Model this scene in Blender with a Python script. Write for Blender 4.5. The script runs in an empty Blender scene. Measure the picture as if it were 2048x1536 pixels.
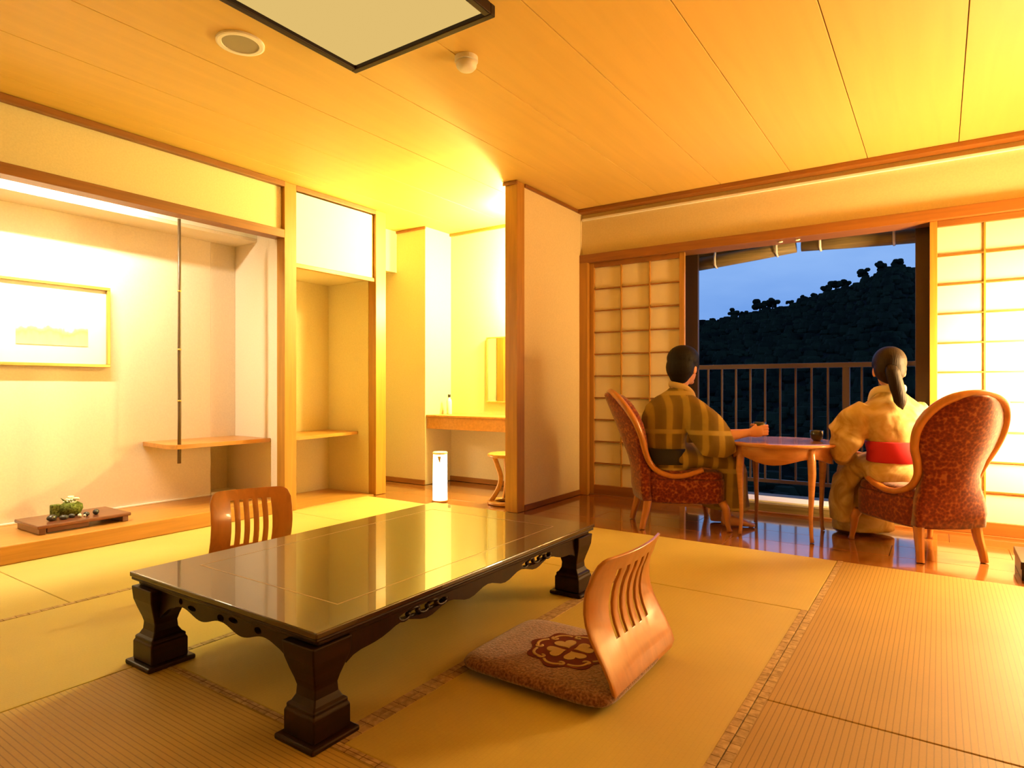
import bpy, math, random
from mathutils import Vector, Matrix
random.seed(7)
S = bpy.context.scene
COL = S.collection
PI = math.pi

# ------------------------------------------------------------------ camera, sky, exposure
TH = math.radians(34.1275)                    # camera heading, left of +Y
cam = bpy.data.cameras.new('camera'); cam_o = bpy.data.objects.new('camera', cam); COL.objects.link(cam_o)
cam.sensor_width = 36.0; cam.lens = 36.0 * 1263 / 2048; cam.shift_y = 6 / 2048
cam.clip_start = 0.05; cam.clip_end = 600
cam_o.location = (0, 0, 1.0); cam_o.rotation_euler = (PI / 2, 0, TH)
S.camera = cam_o
S.view_settings.view_transform = 'Standard'; S.view_settings.look = 'None'
S.view_settings.exposure = 0.0; S.view_settings.gamma = 1.0; S.view_settings.use_curve_mapping = False

S.cycles.max_bounces = 8; S.cycles.diffuse_bounces = 4; S.cycles.glossy_bounces = 3; S.cycles.transmission_bounces = 4
S.cycles.caustics_reflective = False; S.cycles.caustics_refractive = False

W = bpy.data.worlds.new('dusk_sky'); S.world = W; W.use_nodes = True
wn = W.node_tree; wn.nodes.clear()
wo = wn.nodes.new('ShaderNodeOutputWorld'); wb = wn.nodes.new('ShaderNodeBackground')
tc = wn.nodes.new('ShaderNodeTexCoord'); mp = wn.nodes.new('ShaderNodeMapping'); mp.inputs['Scale'].default_value = (1.5, 1.5, 5)
nz = wn.nodes.new('ShaderNodeTexNoise'); nz.inputs['Scale'].default_value = 2.2; nz.inputs['Detail'].default_value = 5
rp = wn.nodes.new('ShaderNodeValToRGB')
rp.color_ramp.elements[0].position = .35; rp.color_ramp.elements[0].color = (.17, .36, .82, 1)
rp.color_ramp.elements[1].position = .72; rp.color_ramp.elements[1].color = (.28, .49, .93, 1)
wn.links.new(tc.outputs['Generated'], mp.inputs['Vector']); wn.links.new(mp.outputs[0], nz.inputs['Vector'])
wn.links.new(nz.outputs[0], rp.inputs[0]); wn.links.new(rp.outputs[0], wb.inputs[0]); wb.inputs[1].default_value = 1.0
wn.links.new(wb.outputs[0], wo.inputs[0])

# lamp strengths, tuned together (the emitters themselves are built with their lamps)
LAMP = dict(alcove=760.0, passage=760.0, vanity=1300.0, window=140.0, ceiling=.95, andon=18.0)
WARM = (1.0, .63, .25); WARM2 = (1.0, .86, .60); YEL = (1.0, .93, .32)

# ------------------------------------------------------------------ materials
def mat(name, col, rough=.6, spec=.5, metal=0, coat=0, **kw):
    m = bpy.data.materials.new(name); m.use_nodes = True
    b = m.node_tree.nodes['Principled BSDF']
    b.inputs['Base Color'].default_value = (*col, 1); b.inputs['Roughness'].default_value = rough
    b.inputs['Specular IOR Level'].default_value = spec; b.inputs['Metallic'].default_value = metal
    b.inputs['Coat Weight'].default_value = coat; b.inputs['Coat Roughness'].default_value = kw.get('coat_rough', .05)
    if 'ior' in kw: b.inputs['IOR'].default_value = kw['ior']
    if 'sheen' in kw: b.inputs['Sheen Weight'].default_value = kw['sheen']
    return m
def N(m, t, **inp):
    n = m.node_tree.nodes.new(t)
    for k, v in inp.items():
        if hasattr(n, k): setattr(n, k, v)
    return n
def L(m, a, b): m.node_tree.links.new(a, b)
def bsdf(m): return m.node_tree.nodes['Principled BSDF']
def coords(m, scale=(1, 1, 1), kind='Object', rot=(0, 0, 0)):
    t = N(m, 'ShaderNodeTexCoord'); p = N(m, 'ShaderNodeMapping')
    p.inputs['Scale'].default_value = scale; p.inputs['Rotation'].default_value = rot
    L(m, t.outputs[kind], p.inputs['Vector']); return p.outputs[0]
def ramp(m, src, stops):
    r = N(m, 'ShaderNodeValToRGB'); e = r.color_ramp.elements
    while len(e) < len(stops): e.new(.5)
    for i, (p, c) in enumerate(stops): e[i].position = p; e[i].color = (*c, 1)
    L(m, src, r.inputs[0]); return r.outputs[0]
def noise(m, vec, scale=5, detail=4, dist=0):
    n = N(m, 'ShaderNodeTexNoise'); n.inputs['Scale'].default_value = scale; n.inputs['Detail'].default_value = detail
    n.inputs['Distortion'].default_value = dist
    L(m, vec, n.inputs['Vector']); return n.outputs[0]
def bump(m, src, strength=.2, dist=.01):
    b = N(m, 'ShaderNodeBump'); b.inputs['Strength'].default_value = strength; b.inputs['Distance'].default_value = dist
    L(m, src, b.inputs['Height']); L(m, b.outputs[0], bsdf(m).inputs['Normal'])
def tint(m, out): L(m, out, bsdf(m).inputs['Base Color'])
def sc3(c, k): return tuple(min(1, x * k) for x in c)
def wood(name, col, axis='Y', rough=.4, scale=1.0, contrast=.25, coat=0, spec=.5):
    m = mat(name, col, rough, spec, coat=coat)
    s = {'X': (1.2, 22, 22), 'Y': (22, 1.2, 22), 'Z': (22, 22, 1.2)}[axis]
    v = coords(m, tuple(k * scale for k in s))
    n = noise(m, v, 2.0, 5, .6)
    tint(m, ramp(m, n, [(.3, sc3(col, 1 - contrast)), (.7, sc3(col, 1 + contrast))])); bump(m, n, .05, .004)
    return m
def plaster(name, col):
    m = mat(name, col, .9, .15); v = coords(m)
    n = noise(m, v, 90, 6)
    tint(m, ramp(m, n, [(.3, sc3(col, .95)), (.7, sc3(col, 1.03))])); bump(m, n, .12, .003); return m
def emit(name, col, strength):
    m = bpy.data.materials.new(name); m.use_nodes = True; t = m.node_tree; t.nodes.clear()
    o = t.nodes.new('ShaderNodeOutputMaterial'); e = t.nodes.new('ShaderNodeEmission')
    e.inputs[0].default_value = (*col, 1); e.inputs[1].default_value = strength
    t.links.new(e.outputs[0], o.inputs[0]); return m
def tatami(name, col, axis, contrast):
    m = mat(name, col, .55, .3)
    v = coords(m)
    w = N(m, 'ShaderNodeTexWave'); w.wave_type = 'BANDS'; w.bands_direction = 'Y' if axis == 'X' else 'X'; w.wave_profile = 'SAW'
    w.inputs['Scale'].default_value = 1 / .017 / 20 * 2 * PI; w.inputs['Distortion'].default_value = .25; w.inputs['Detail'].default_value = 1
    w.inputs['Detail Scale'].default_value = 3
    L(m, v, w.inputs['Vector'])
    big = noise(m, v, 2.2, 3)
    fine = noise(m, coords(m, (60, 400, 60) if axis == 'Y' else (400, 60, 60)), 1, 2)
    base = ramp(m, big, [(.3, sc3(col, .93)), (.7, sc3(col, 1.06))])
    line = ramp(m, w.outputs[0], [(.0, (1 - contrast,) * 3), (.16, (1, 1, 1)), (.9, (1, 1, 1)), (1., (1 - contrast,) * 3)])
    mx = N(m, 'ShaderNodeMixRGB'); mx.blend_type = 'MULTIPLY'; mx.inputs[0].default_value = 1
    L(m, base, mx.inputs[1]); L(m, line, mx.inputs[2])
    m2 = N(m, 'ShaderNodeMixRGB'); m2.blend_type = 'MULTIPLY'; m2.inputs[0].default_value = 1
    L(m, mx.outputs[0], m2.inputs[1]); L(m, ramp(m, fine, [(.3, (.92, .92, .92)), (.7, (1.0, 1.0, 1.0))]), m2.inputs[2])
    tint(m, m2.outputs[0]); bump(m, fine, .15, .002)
    return m

M = {}
M['plaster'] = plaster('plaster_cream', (.70, .58, .33))
M['plaster_alcove'] = plaster('plaster_alcove', (.80, .69, .54))
M['ceiling'] = wood('ceiling_board_veneer', (.72, .48, .115), 'Y', .55, .35, .04)
M['gap'] = mat('joint_dark', (.10, .05, .02), .9)
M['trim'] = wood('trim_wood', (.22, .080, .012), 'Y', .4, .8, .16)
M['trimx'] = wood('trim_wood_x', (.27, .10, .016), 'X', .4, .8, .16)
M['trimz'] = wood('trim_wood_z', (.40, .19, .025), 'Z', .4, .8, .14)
M['platform'] = wood('platform_wood', (.48, .22, .045), 'Y', .3, .8, .14)
M['floor'] = wood('veranda_board', (.30, .11, .025), 'X', .13, .7, .2, coat=.6)
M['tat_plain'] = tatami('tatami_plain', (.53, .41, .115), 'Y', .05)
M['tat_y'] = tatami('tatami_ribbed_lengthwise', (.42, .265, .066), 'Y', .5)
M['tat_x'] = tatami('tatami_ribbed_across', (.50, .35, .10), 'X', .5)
m = M['heri'] = mat('tatami_border_brocade', (.40, .30, .17), .8, .2)
b = N(m, 'ShaderNodeTexBrick'); b.inputs['Scale'].default_value = 1; b.inputs['Mortar Size'].default_value = .0014; b.inputs['Brick Width'].default_value = .046
b.inputs['Row Height'].default_value = .06; b.inputs['Color1'].default_value = (.50, .36, .20, 1); b.inputs['Color2'].default_value = (.42, .30, .165, 1); b.inputs['Mortar'].default_value = (.17, .095, .04, 1); b.offset = 0
hv = coords(m, rot=(0, 0, PI / 2)); hv.node.inputs['Location'].default_value = (0, .03, 0); L(m, hv, b.inputs['Vector'])
mx = N(m, 'ShaderNodeMixRGB'); mx.blend_type = 'MULTIPLY'; mx.inputs[0].default_value = 1
L(m, b.outputs[0], mx.inputs[1]); L(m, ramp(m, noise(m, coords(m), 45, 4), [(.35, (.65, .62, .6)), (.65, (1.05, 1.05, 1.05))]), mx.inputs[2]); tint(m, mx.outputs[0])
M['lacquer'] = wood('dark_lacquer', (.016, .0045, .002), 'Y', .38, .8, .35, coat=.0, spec=.22)
M['table_top'] = wood('table_top_lacquer', (.035, .013, .004), 'Y', .2, .5, .25, coat=.62, spec=.3)
bsdf(M['table_top']).inputs['Coat IOR'].default_value = 1.62; bsdf(M['table_top']).inputs['Coat Roughness'].default_value = .02
M['inlay'] = mat('inlay_line', (.35, .22, .10), .3)
M['bentwood'] = wood('bentwood_ply', (.42, .155, .03), 'Z', .3, .6, .14, coat=.35)
M['paper'] = mat('shoji_paper', (.86, .76, .56), .85, .1)
m = M['paper']; tr = N(m, 'ShaderNodeBsdfTranslucent'); tr.inputs[0].default_value = (.86, .76, .56, 1); ms = N(m, 'ShaderNodeMixShader'); ms.inputs[0].default_value = .15
o = m.node_tree.nodes['Material Output']; L(m, bsdf(m).outputs[0], ms.inputs[1]); L(m, tr.outputs[0], ms.inputs[2]); L(m, ms.outputs[0], o.inputs[0])
M['white'] = mat('white_enamel', (.85, .82, .74), .4)
M['steel'] = mat('steel', (.6, .58, .54), .3, metal=1)
M['frame_dark'] = mat('dark_bronze_aluminium', (.06, .035, .02), .35, metal=.3)
M['rail'] = mat('railing_paint', (.16, .10, .055), .4)
M['gold'] = mat('gilt_frame', (.55, .38, .10), .35, metal=.5)
M['mat_board'] = mat('white_mount', (.9, .87, .8), .9)
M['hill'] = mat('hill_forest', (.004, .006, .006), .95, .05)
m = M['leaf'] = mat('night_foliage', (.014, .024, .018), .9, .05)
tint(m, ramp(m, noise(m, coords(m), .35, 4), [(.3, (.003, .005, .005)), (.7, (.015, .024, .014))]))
M['bark'] = mat('tree_bark', (.02, .015, .012), .9)
M['concrete'] = mat('balcony_concrete', (.22, .20, .18), .9)
M['blind'] = wood('bamboo_blind', (.22, .16, .06), 'X', .6, 1.2, .3)
M['grille'] = mat('speaker_mesh', (.33, .29, .19), .7)
M['skin'] = mat('skin', (.62, .30, .17), .5, .4); bsdf(M['skin']).inputs['Subsurface Weight'].default_value = .08
bsdf(M['skin']).inputs['Subsurface Radius'].default_value = (.01, .004, .002)
M['hair_black'] = mat('black_hair', (.003, .0025, .0025), .6, .2)
M['hair_brown'] = mat('dark_brown_hair', (.011, .0045, .002), .5, .22)
for k in ('hair_black', 'hair_brown'): bump(M[k], noise(M[k], coords(M[k], (160, 160, 12)), 1, 3), .5, .004)
M['obi_black'] = mat('black_sash', (.008, .007, .008), .8)
m = M['obi_red'] = mat('red_sash', (.52, .018, .030), .65, .3); bump(m, noise(m, coords(m, (40, 40, 300)), 1, 2), .1, .002)
M['china_dark'] = mat('dark_glazed_stoneware', (.022, .017, .013), .25, coat=.5)
M['mirror'] = mat('mirror_glass', (.9, .9, .88), .02, metal=1)
m = M['glass'] = mat('window_glass', (1, 1, 1), .0); bsdf(m).inputs['Transmission Weight'].default_value = 1.0; bsdf(m).inputs['IOR'].default_value = 1.45
M['eye'] = mat('eye_dark', (.02, .012, .01), .15)
# red patterned upholstery
m = M['fabric_red'] = mat('red_figured_velvet', (.25, .03, .01), .75, .2, sheen=.35)
v = coords(m); vo = N(m, 'ShaderNodeTexVoronoi'); vo.inputs['Scale'].default_value = 55; L(m, v, vo.inputs['Vector'])
n1 = noise(m, v, 26, 5, 1.4); ad = N(m, 'ShaderNodeMath'); ad.operation = 'MULTIPLY'; L(m, n1, ad.inputs[0]); L(m, vo.outputs[0], ad.inputs[1])
tint(m, ramp(m, ad.outputs[0], [(.05, (.085, .006, .002)), (.22, (.13, .011, .003)), (.34, (.20, .028, .006)), (.46, (.28, .075, .016))])); bump(m, n1, .3, .004)
# man's striped robe, woman's pale robe
m = M['yukata_olive'] = mat('olive_striped_cotton', (.30, .21, .06), .85, .15)
v = coords(m); w = N(m, 'ShaderNodeTexWave'); w.bands_direction = 'X'; w.inputs['Scale'].default_value = 3.0; w.inputs['Distortion'].default_value = 1.2; w.inputs['Detail'].default_value = 1; L(m, v, w.inputs['Vector'])
w2 = N(m, 'ShaderNodeTexWave'); w2.bands_direction = 'Z'; w2.inputs['Scale'].default_value = 1.15; w2.inputs['Distortion'].default_value = .5; L(m, v, w2.inputs['Vector'])
c1 = ramp(m, w.outputs[0], [(.0, (.17, .11, .028)), (.62, (.20, .13, .035)), (.78, (.34, .23, .055)), (.92, (.36, .25, .06))])
c2 = ramp(m, w2.outputs[0], [(.95, (0, 0, 0)), (.985, (1, 1, 1))])
mx = N(m, 'ShaderNodeMixRGB'); L(m, c2, mx.inputs[0]); L(m, c1, mx.inputs[1]); mx.inputs[2].default_value = (.40, .29, .085, 1); tint(m, mx.outputs[0])
bump(m, noise(m, v, 9, 5, .8), .35, .02)
m = M['yukata_cream'] = mat('cream_cotton', (.66, .50, .25), .85, .15)
v = coords(m); vv = noise(m, v, 7, 4, 1.0)
tint(m, ramp(m, vv, [(.36, (.36, .23, .075)), (.5, (.50, .36, .14)), (.64, (.62, .48, .24))])); bump(m, noise(m, v, 8, 4, .6), .3, .02)
# zabuton pile
m = M['zabuton'] = mat('mauve_brown_pile', (.30, .13, .085), .9, .1, sheen=.5)
n1 = noise(m, coords(m), 120, 4); tint(m, ramp(m, n1, [(.35, (.11, .036, .022)), (.65, (.30, .14, .09))])); bump(m, n1, .7, .006)
M['zab_dark'] = mat('emblem_ground', (.13, .03, .018), .9, .1); M['zab_cream'] = mat('emblem_cream', (.42, .30, .15), .9, .1)
M['tray'] = wood('tray_lacquer', (.15, .045, .02), 'Y', .3, 1, .2, coat=.4)
m = M['moss'] = mat('moss', (.10, .13, .02), .95, .1); n1 = noise(m, coords(m), 90, 4); tint(m, ramp(m, n1, [(.35, (.05, .06, .01)), (.65, (.20, .24, .05))])); bump(m, n1, .8, .006)
M['petal'] = mat('pale_petal', (.85, .85, .62), .7); M['stone'] = mat('dark_pebble', (.04, .038, .034), .3); M['stone_pale'] = mat('pale_pebble', (.6, .58, .5), .4)

# ------------------------------------------------------------------ mesh helpers
class MB:
    def __init__(s): s.v = []; s.f = []
    def add(s, vs, fs):
        o = len(s.v); s.v += [tuple(p) for p in vs]; s.f += [tuple(i + o for i in f) for f in fs]; return s
    def box(s, x0, x1, y0, y1, z0, z1):
        return s.add([(x0, y0, z0), (x1, y0, z0), (x1, y1, z0), (x0, y1, z0), (x0, y0, z1), (x1, y0, z1), (x1, y1, z1), (x0, y1, z1)],
                     [(0, 3, 2, 1), (4, 5, 6, 7), (0, 1, 5, 4), (1, 2, 6, 5), (2, 3, 7, 6), (3, 0, 4, 7)])
    def loft(s, rings, cap=True):
        n = len(rings[0]); vs = [p for r in rings for p in r]; fs = []
        for i in range(len(rings) - 1):
            for j in range(n):
                k = (j + 1) % n; fs.append((i * n + j, i * n + k, (i + 1) * n + k, (i + 1) * n + j))
        if cap: fs.append(tuple(reversed(range(n)))); fs.append(tuple(range((len(rings) - 1) * n, len(rings) * n)))
        return s.add(vs, fs)
    def tube(s, pts, rad, n=10, up=None, closed=False):
        P = [Vector(p) for p in pts]; rings = []; prev = None
        for i, p in enumerate(P):
            d = (P[min(i + 1, len(P) - 1)] - P[max(i - 1, 0)]).normalized()
            r = rad[i] if isinstance(rad, (list, tuple)) else rad
            ra, rb = r if isinstance(r, (tuple, list)) else (r, r)
            u = Vector(up) if up else (prev if prev else (Vector((0, 0, 1)) if abs(d.z) < .9 else Vector((1, 0, 0))))
            a = (u - d * u.dot(d))
            if a.length < 1e-5: a = d.orthogonal()
            a.normalize(); prev = a; b = d.cross(a)
            rings.append([p + a * (math.cos(t) * ra) + b * (math.sin(t) * rb) for t in [2 * PI * k / n for k in range(n)]])
        return s.loft(rings)
    def lathe(s, prof, n=24, c=(0, 0, 0)):
        return s.loft([[(c[0] + r * math.cos(2 * PI * k / n), c[1] + r * math.sin(2 * PI * k / n), c[2] + z) for k in range(n)] for r, z in prof])
    def ball(s, c, r, n=14, m=9, rot=None):
        rr = r if isinstance(r, (tuple, list)) else (r, r, r); R = rot.to_3x3() if rot else Matrix.Identity(3); c = Vector(c)
        rings = []
        for i in range(1, m):
            a = PI * i / m; rings.append([c + R @ Vector((rr[0] * math.sin(a) * math.cos(2 * PI * k / n), rr[1] * math.sin(a) * math.sin(2 * PI * k / n), -rr[2] * math.cos(a))) for k in range(n)])
        return s.loft(rings)
    def build(s, name, m, parent=None, bevel=0, smooth=False, seg=2, loc=None):
        me = bpy.data.meshes.new(name); me.from_pydata(s.v, [], s.f); me.update()
        return link(name, me, m, parent, bevel, smooth, seg, loc)
def link(name, me, m, parent=None, bevel=0, smooth=False, seg=2, loc=None):
    o = bpy.data.objects.new(name, me); COL.objects.link(o)
    if m is not None and not me.materials: me.materials.append(M[m] if isinstance(m, str) else m)
    if parent: o.parent = parent
    if loc: o.location = loc
    if bevel:
        b = o.modifiers.new('bevel', 'BEVEL'); b.width = bevel; b.segments = seg; b.limit_method = 'ANGLE'; b.angle_limit = math.radians(40)
    if smooth: me.polygons.foreach_set('use_smooth', [True] * len(me.polygons))
    return o
def box(name, m, x0, x1, y0, y1, z0, z1, parent=None, bevel=.003):
    # vertices relative to the box's own base centre so object coordinates stay local to it
    cx, cy = (x0 + x1) / 2, (y0 + y1) / 2
    o = MB().box(x0 - cx, x1 - cx, y0 - cy, y1 - cy, 0, z1 - z0).build(name, m, parent, bevel)
    o.location = (cx, cy, z0); return o
def tag(o, label, cat, group=None, kind=None):
    if label: o['label'] = label
    if cat: o['category'] = cat
    if group: o['group'] = group
    if kind: o['kind'] = kind
    return o
def thing(name, label, cat, loc=(0, 0, 0), rz=0, group=None, kind=None):
    o = bpy.data.objects.new(name, None); COL.objects.link(o); o.location = loc; o.rotation_euler = (0, 0, rz); o.empty_display_size = .1
    return tag(o, label, cat, group, kind)
def struct(o, label, cat): return tag(o, label, cat, kind='structure')
def copy_tree(o, parent=None):
    c = o.copy(); COL.objects.link(c); c.parent = parent
    for ch in list(o.children): copy_tree(ch, c)
    return c
def poly(name, outlines, depth, m, parent=None, bevel=0, smooth=False):
    """flat outline with holes, extruded: outline in local XY, thickness in Z, centred"""
    cu = bpy.data.curves.new('tmp', 'CURVE'); cu.dimensions = '2D'; cu.fill_mode = 'BOTH'; cu.extrude = depth / 2
    for pts in outlines:
        sp = cu.splines.new('POLY'); sp.points.add(len(pts) - 1); sp.use_cyclic_u = True
        for i, (x, y) in enumerate(pts): sp.points[i].co = (x, y, 0, 1)
    t = bpy.data.objects.new('tmp', cu); COL.objects.link(t)
    me = bpy.data.meshes.new_from_object(t.evaluated_get(bpy.context.evaluated_depsgraph_get()))
    bpy.data.objects.remove(t); bpy.data.curves.remove(cu)
    me.materials.clear(); me.name = name
    return link(name, me, m, parent, bevel, smooth)
def lerp(a, b, t): return a + (b - a) * t
def spline(pts, n):
    """Catmull-Rom through the points, n samples per span"""
    P = [Vector(p) for p in pts]; P = [P[0] * 2 - P[1]] + P + [P[-1] * 2 - P[-2]]; out = []
    for i in range(1, len(P) - 2):
        for k in range(n):
            t = k / n; a, b, c, d = P[i - 1], P[i], P[i + 1], P[i + 2]
            out.append(.5 * ((2 * b) + (c - a) * t + (2 * a - 5 * b + 4 * c - d) * t * t + (3 * b - a - 3 * c + d) * t ** 3))
    out.append(P[-2]); return out
def UV(u, v, z=0):
    """floor coordinates along the 34 degree diagonal the armchairs are set on"""
    return (u * math.cos(TH) - v * math.sin(TH), u * math.sin(TH) + v * math.cos(TH), z)
# ================================================================== the room shell
XL, XR, YB, YW, ZC = -4.35, 1.45, -1.7, 5.27, 2.64
fl = struct(box('floor', 'concrete', -6.1, XR + .1, YB - .1, 5.6, -.14, -.055), 'floor of tatami mats with polished boards along the window', 'floor')
floor_e = fl
def part_of(root, o):
    """parent o to root keeping its world place (roots here carry only a translation)"""
    o.location = Vector(o.location) - Vector(root.location); o.parent = root; return o
def mat_piece(x0, x1, y0, y1, kind, heri):
    g = .0015
    o = part_of(fl, box('tatami_mat', kind, x0 + g, x1 - g, y0 + g, y1 - g, -.05, 0, None, .004))
    cx, cy = (x0 + x1) / 2, (y0 + y1) / 2
    for side in heri:
        w = .029
        xa, xb = (x0 + g, x0 + w) if side == 'L' else (x1 - w, x1 - g) if side == 'R' else (x0 + g, x1 - g)
        ya, yb = (y0 + g, y0 + w) if side == 'N' else (y1 - w, y1 - g) if side == 'F' else (y0 + g, y1 - g)
        h = box('border', 'heri', xa, xb, ya, yb, -.02, .0022, None, .001)
        h.location = Vector(h.location) - Vector((cx, cy, -.05)); h.parent = o
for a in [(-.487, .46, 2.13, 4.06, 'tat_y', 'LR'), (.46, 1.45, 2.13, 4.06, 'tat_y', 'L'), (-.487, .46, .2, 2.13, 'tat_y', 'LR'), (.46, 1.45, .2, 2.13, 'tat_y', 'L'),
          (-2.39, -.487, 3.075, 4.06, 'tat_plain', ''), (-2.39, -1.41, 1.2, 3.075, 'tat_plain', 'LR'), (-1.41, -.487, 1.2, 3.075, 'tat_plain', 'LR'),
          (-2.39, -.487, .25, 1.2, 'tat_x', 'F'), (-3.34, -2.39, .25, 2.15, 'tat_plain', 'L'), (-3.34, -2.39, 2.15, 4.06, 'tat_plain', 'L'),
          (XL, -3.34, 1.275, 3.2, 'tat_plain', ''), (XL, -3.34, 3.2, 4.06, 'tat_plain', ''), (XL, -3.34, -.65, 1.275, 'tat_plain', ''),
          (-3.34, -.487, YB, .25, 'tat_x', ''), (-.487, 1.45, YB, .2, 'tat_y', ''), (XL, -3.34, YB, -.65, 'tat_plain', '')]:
    mat_piece(*a)
ys = [4.06, 4.36, 4.66, 4.96, 5.27]; splits = [[-6.0, -3.1, -1.15, .75, XR], [-6.0, -4.2, -2.2, -.25, XR], [-6.0, -3.3, -1.5, .35, XR], [-6.0, -3.9, -1.9, .05, XR]]
for i in range(4):
    for a, b in zip(splits[i], splits[i][1:]):
        part_of(fl, box('floorboard', 'floor', a + .001, b - .001, ys[i] + .001, ys[i + 1] - .001, -.05, -.003, None, .0015))

ce = struct(box('ceiling', 'gap', -6.1, XR + .1, YB - .1, 5.6, ZC + .012, ZC + .1), 'board ceiling with thin dark joints', 'ceiling')
ex = [-6.0, -5.14, -4.62, -4.1, -3.576, -3.05, -2.52, -1.98, -1.47, -.946, -.43, .104, .63, 1.15, XR]
for a, b in zip(ex, ex[1:]):
    part_of(ce, box('ceiling_board', 'ceiling', a + .0022, b - .0022, YB, YW if a > -2.8 else 5.25, ZC, ZC + .0119, None, .002))

# --- side with the alcove (wall_left)
wl = struct(box('wall_left', 'plaster_alcove', -5.12, -5.0, -.42, 2.93, 0, 2.5), 'pale plaster back wall of the display alcove', 'wall')
def sub(root, name, m, *b, bevel=.003): return part_of(root, box(name, m, *b, None, bevel))
sub(wl, 'alcove_panel', 'plaster_alcove', -5.12, -5.0, 2.93, 3.15, .53, 2.5)
sub(wl, 'niche_back', 'plaster_alcove', -5.2, -5.12, 2.86, 3.24, .0, .6)
sub(wl, 'niche_ledge', 'mat_board', -5.12, -4.985, 2.925, 3.15, .105, .128)
sub(wl, 'alcove_side', 'plaster_alcove', -5.2, -4.42, 3.15, 3.262, 0, ZC)
sub(wl, 'alcove_end', 'plaster_alcove', -5.12, -4.36, -.54, -.42, 0, ZC)
sub(wl, 'end_wall', 'plaster', -4.45, XL, YB, -.54, 0, ZC)
sub(wl, 'upper_panel', 'plaster', -4.425, -4.362, -.42, 3.15, 2.25, 2.60)
sub(wl, 'alcove_ceiling', 'plaster_alcove', -5.0, -4.69, -.42, 3.15, 2.2, 2.225)
sub(wl, 'light_slot', 'mat_board', -4.455, -4.427, -.42, 3.15, 2.2, 2.42)
sub(wl, 'light_slot', 'mat_board', -4.70, -4.69, -.42, 3.15, 2.226, 2.42)
sub(wl, 'light_slot', 'mat_board', -4.70, -4.427, -.42, 3.15, 2.421, 2.44)
sub(wl, 'closet_back', 'plaster', -5.08, -4.975, 3.262, 4.13, 0, ZC)
sub(wl, 'closet_side', 'plaster', -6.0, -4.42, 4.128, 4.245, 0, ZC)
sub(wl, 'closet_floor', 'platform', -4.975, -4.345, 3.262, 4.128, -.05, .006)
sub(wl, 'passage_header', 'plaster', -4.85, -4.75, 4.245, 4.84, 2.205, ZC)
sub(wl, 'passage_wall', 'plaster', -6.0, XL, 4.84, 5.6, 0, ZC)
sub(wl, 'corridor_end', 'plaster', -6.1, -6.0, 4.1, 5.0, 0, ZC)
for n, b, mt, lab in [('trim_1', (-4.445, -4.325, -.42, 3.15, 2.19, 2.256), 'trim', 'brown wooden lintel across the alcove opening'),
                 ('trim_2', (-4.425, -4.325, 3.15, 3.262, 0, ZC), 'trimz', 'square wooden post between alcove and open closet'),
                 ('trim_3', (-4.425, -4.325, 4.135, 4.262, 0, ZC), 'trimz', 'square wooden post between closet and passage'),
                 ('trim_4', (-4.36, -4.315, YB, 3.15, 2.597, ZC - .001), 'trim', 'brown cornice strip above the alcove'),
                 ('trim_5', (-4.36, -4.325, 3.262, 4.135, 2.60, ZC - .001), 'trim', 'cornice strip above the closet cabinet'),
                 ('trim_6', (-4.75, XL + .01, 4.825, 4.84, 2.615, ZC - .001), 'trimx', 'thin brown strip where passage wall meets ceiling'),
                 ('trim_7', (XL, -2.885, 5.22, 5.25, 2.61, ZC - .001), 'trimx', 'thin strip at the top of the vanity wall')]:
    struct(box(n, mt, *b), lab, 'trim')
struct(box('baseboard_left', 'trimx', -6.0, XL, 4.822, 4.84, 0, .05), 'brown skirting along the passage wall', 'baseboard')
# passage back wall, partition
wp = struct(box('wall_passage', 'plaster', XL, -2.78, 5.25, 5.6, 0, ZC), 'bright plaster wall behind the vanity counter', 'wall')
struct(box('baseboard_passage', 'trimx', XL, -2.885, 5.232, 5.25, 0, .05), 'brown skirting under the vanity counter', 'baseboard')
pt = struct(box('wall_partition', 'plaster', -2.885, -2.783, 4.275, 5.25, 0, ZC), 'cream plaster partition beside the paper screen', 'wall')
struct(box('trim_8', 'trimz', -2.89, -2.775, 4.165, 4.275, 0, ZC - .001), 'square wooden post at the free end of the partition', 'trim')
struct(box('trim_9', 'trim', -2.80, -2.765, 4.275, 5.25, 2.612, ZC - .001), 'brown cornice strip on the partition', 'trim')
struct(box('trim_16', 'trimx', -2.905, -2.77, 4.15, 4.17, 2.61, ZC - .001), 'short cornice block capping the partition post', 'trim')
struct(box('baseboard_partition', 'trim', -2.784, -2.77, 4.275, 5.23, 0, .045), 'brown skirting along the partition', 'baseboard')
# window wall
ww = struct(box('wall_window', 'plaster', -2.783, XR, YW, 5.44, 2.225, ZC), 'plaster band above the window lintel', 'wall')
for n, b, mt, lab in [('trim_10', (-2.77, XR, 5.17, YW, 2.605, ZC - .001), 'trimx', 'brown cornice along the window wall'),
                      ('trim_11', (-2.77, XR, 5.245, YW, 2.548, 2.568), 'mat_board', 'pale picture rail under the window cornice'),
                      ('trim_12', (-2.783, XR, 5.225, 5.44, 2.15, 2.226), 'trimx', 'long wooden lintel over the paper screens'),
                      ('trim_13', (-2.783, -2.70, 5.225, 5.44, 0, 2.15), 'trimz', 'wooden jamb between partition and paper screen'),
                      ('trim_14', (-2.70, XR, 5.255, 5.30, -.01, .012), 'trimx', 'wooden floor track of the paper screens'),
                      ('trim_15', (-1.80, -.06, 5.31, 5.46, -.05, .07), 'blind', 'raised wooden sill of the window opening')]:
    struct(box(n, mt, *b), lab, 'trim')
struct(box('trim_17', 'white', -1.80, -.06, 5.35, 5.58, .0705, .088), 'white metal track on the window sill', 'trim')
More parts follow.
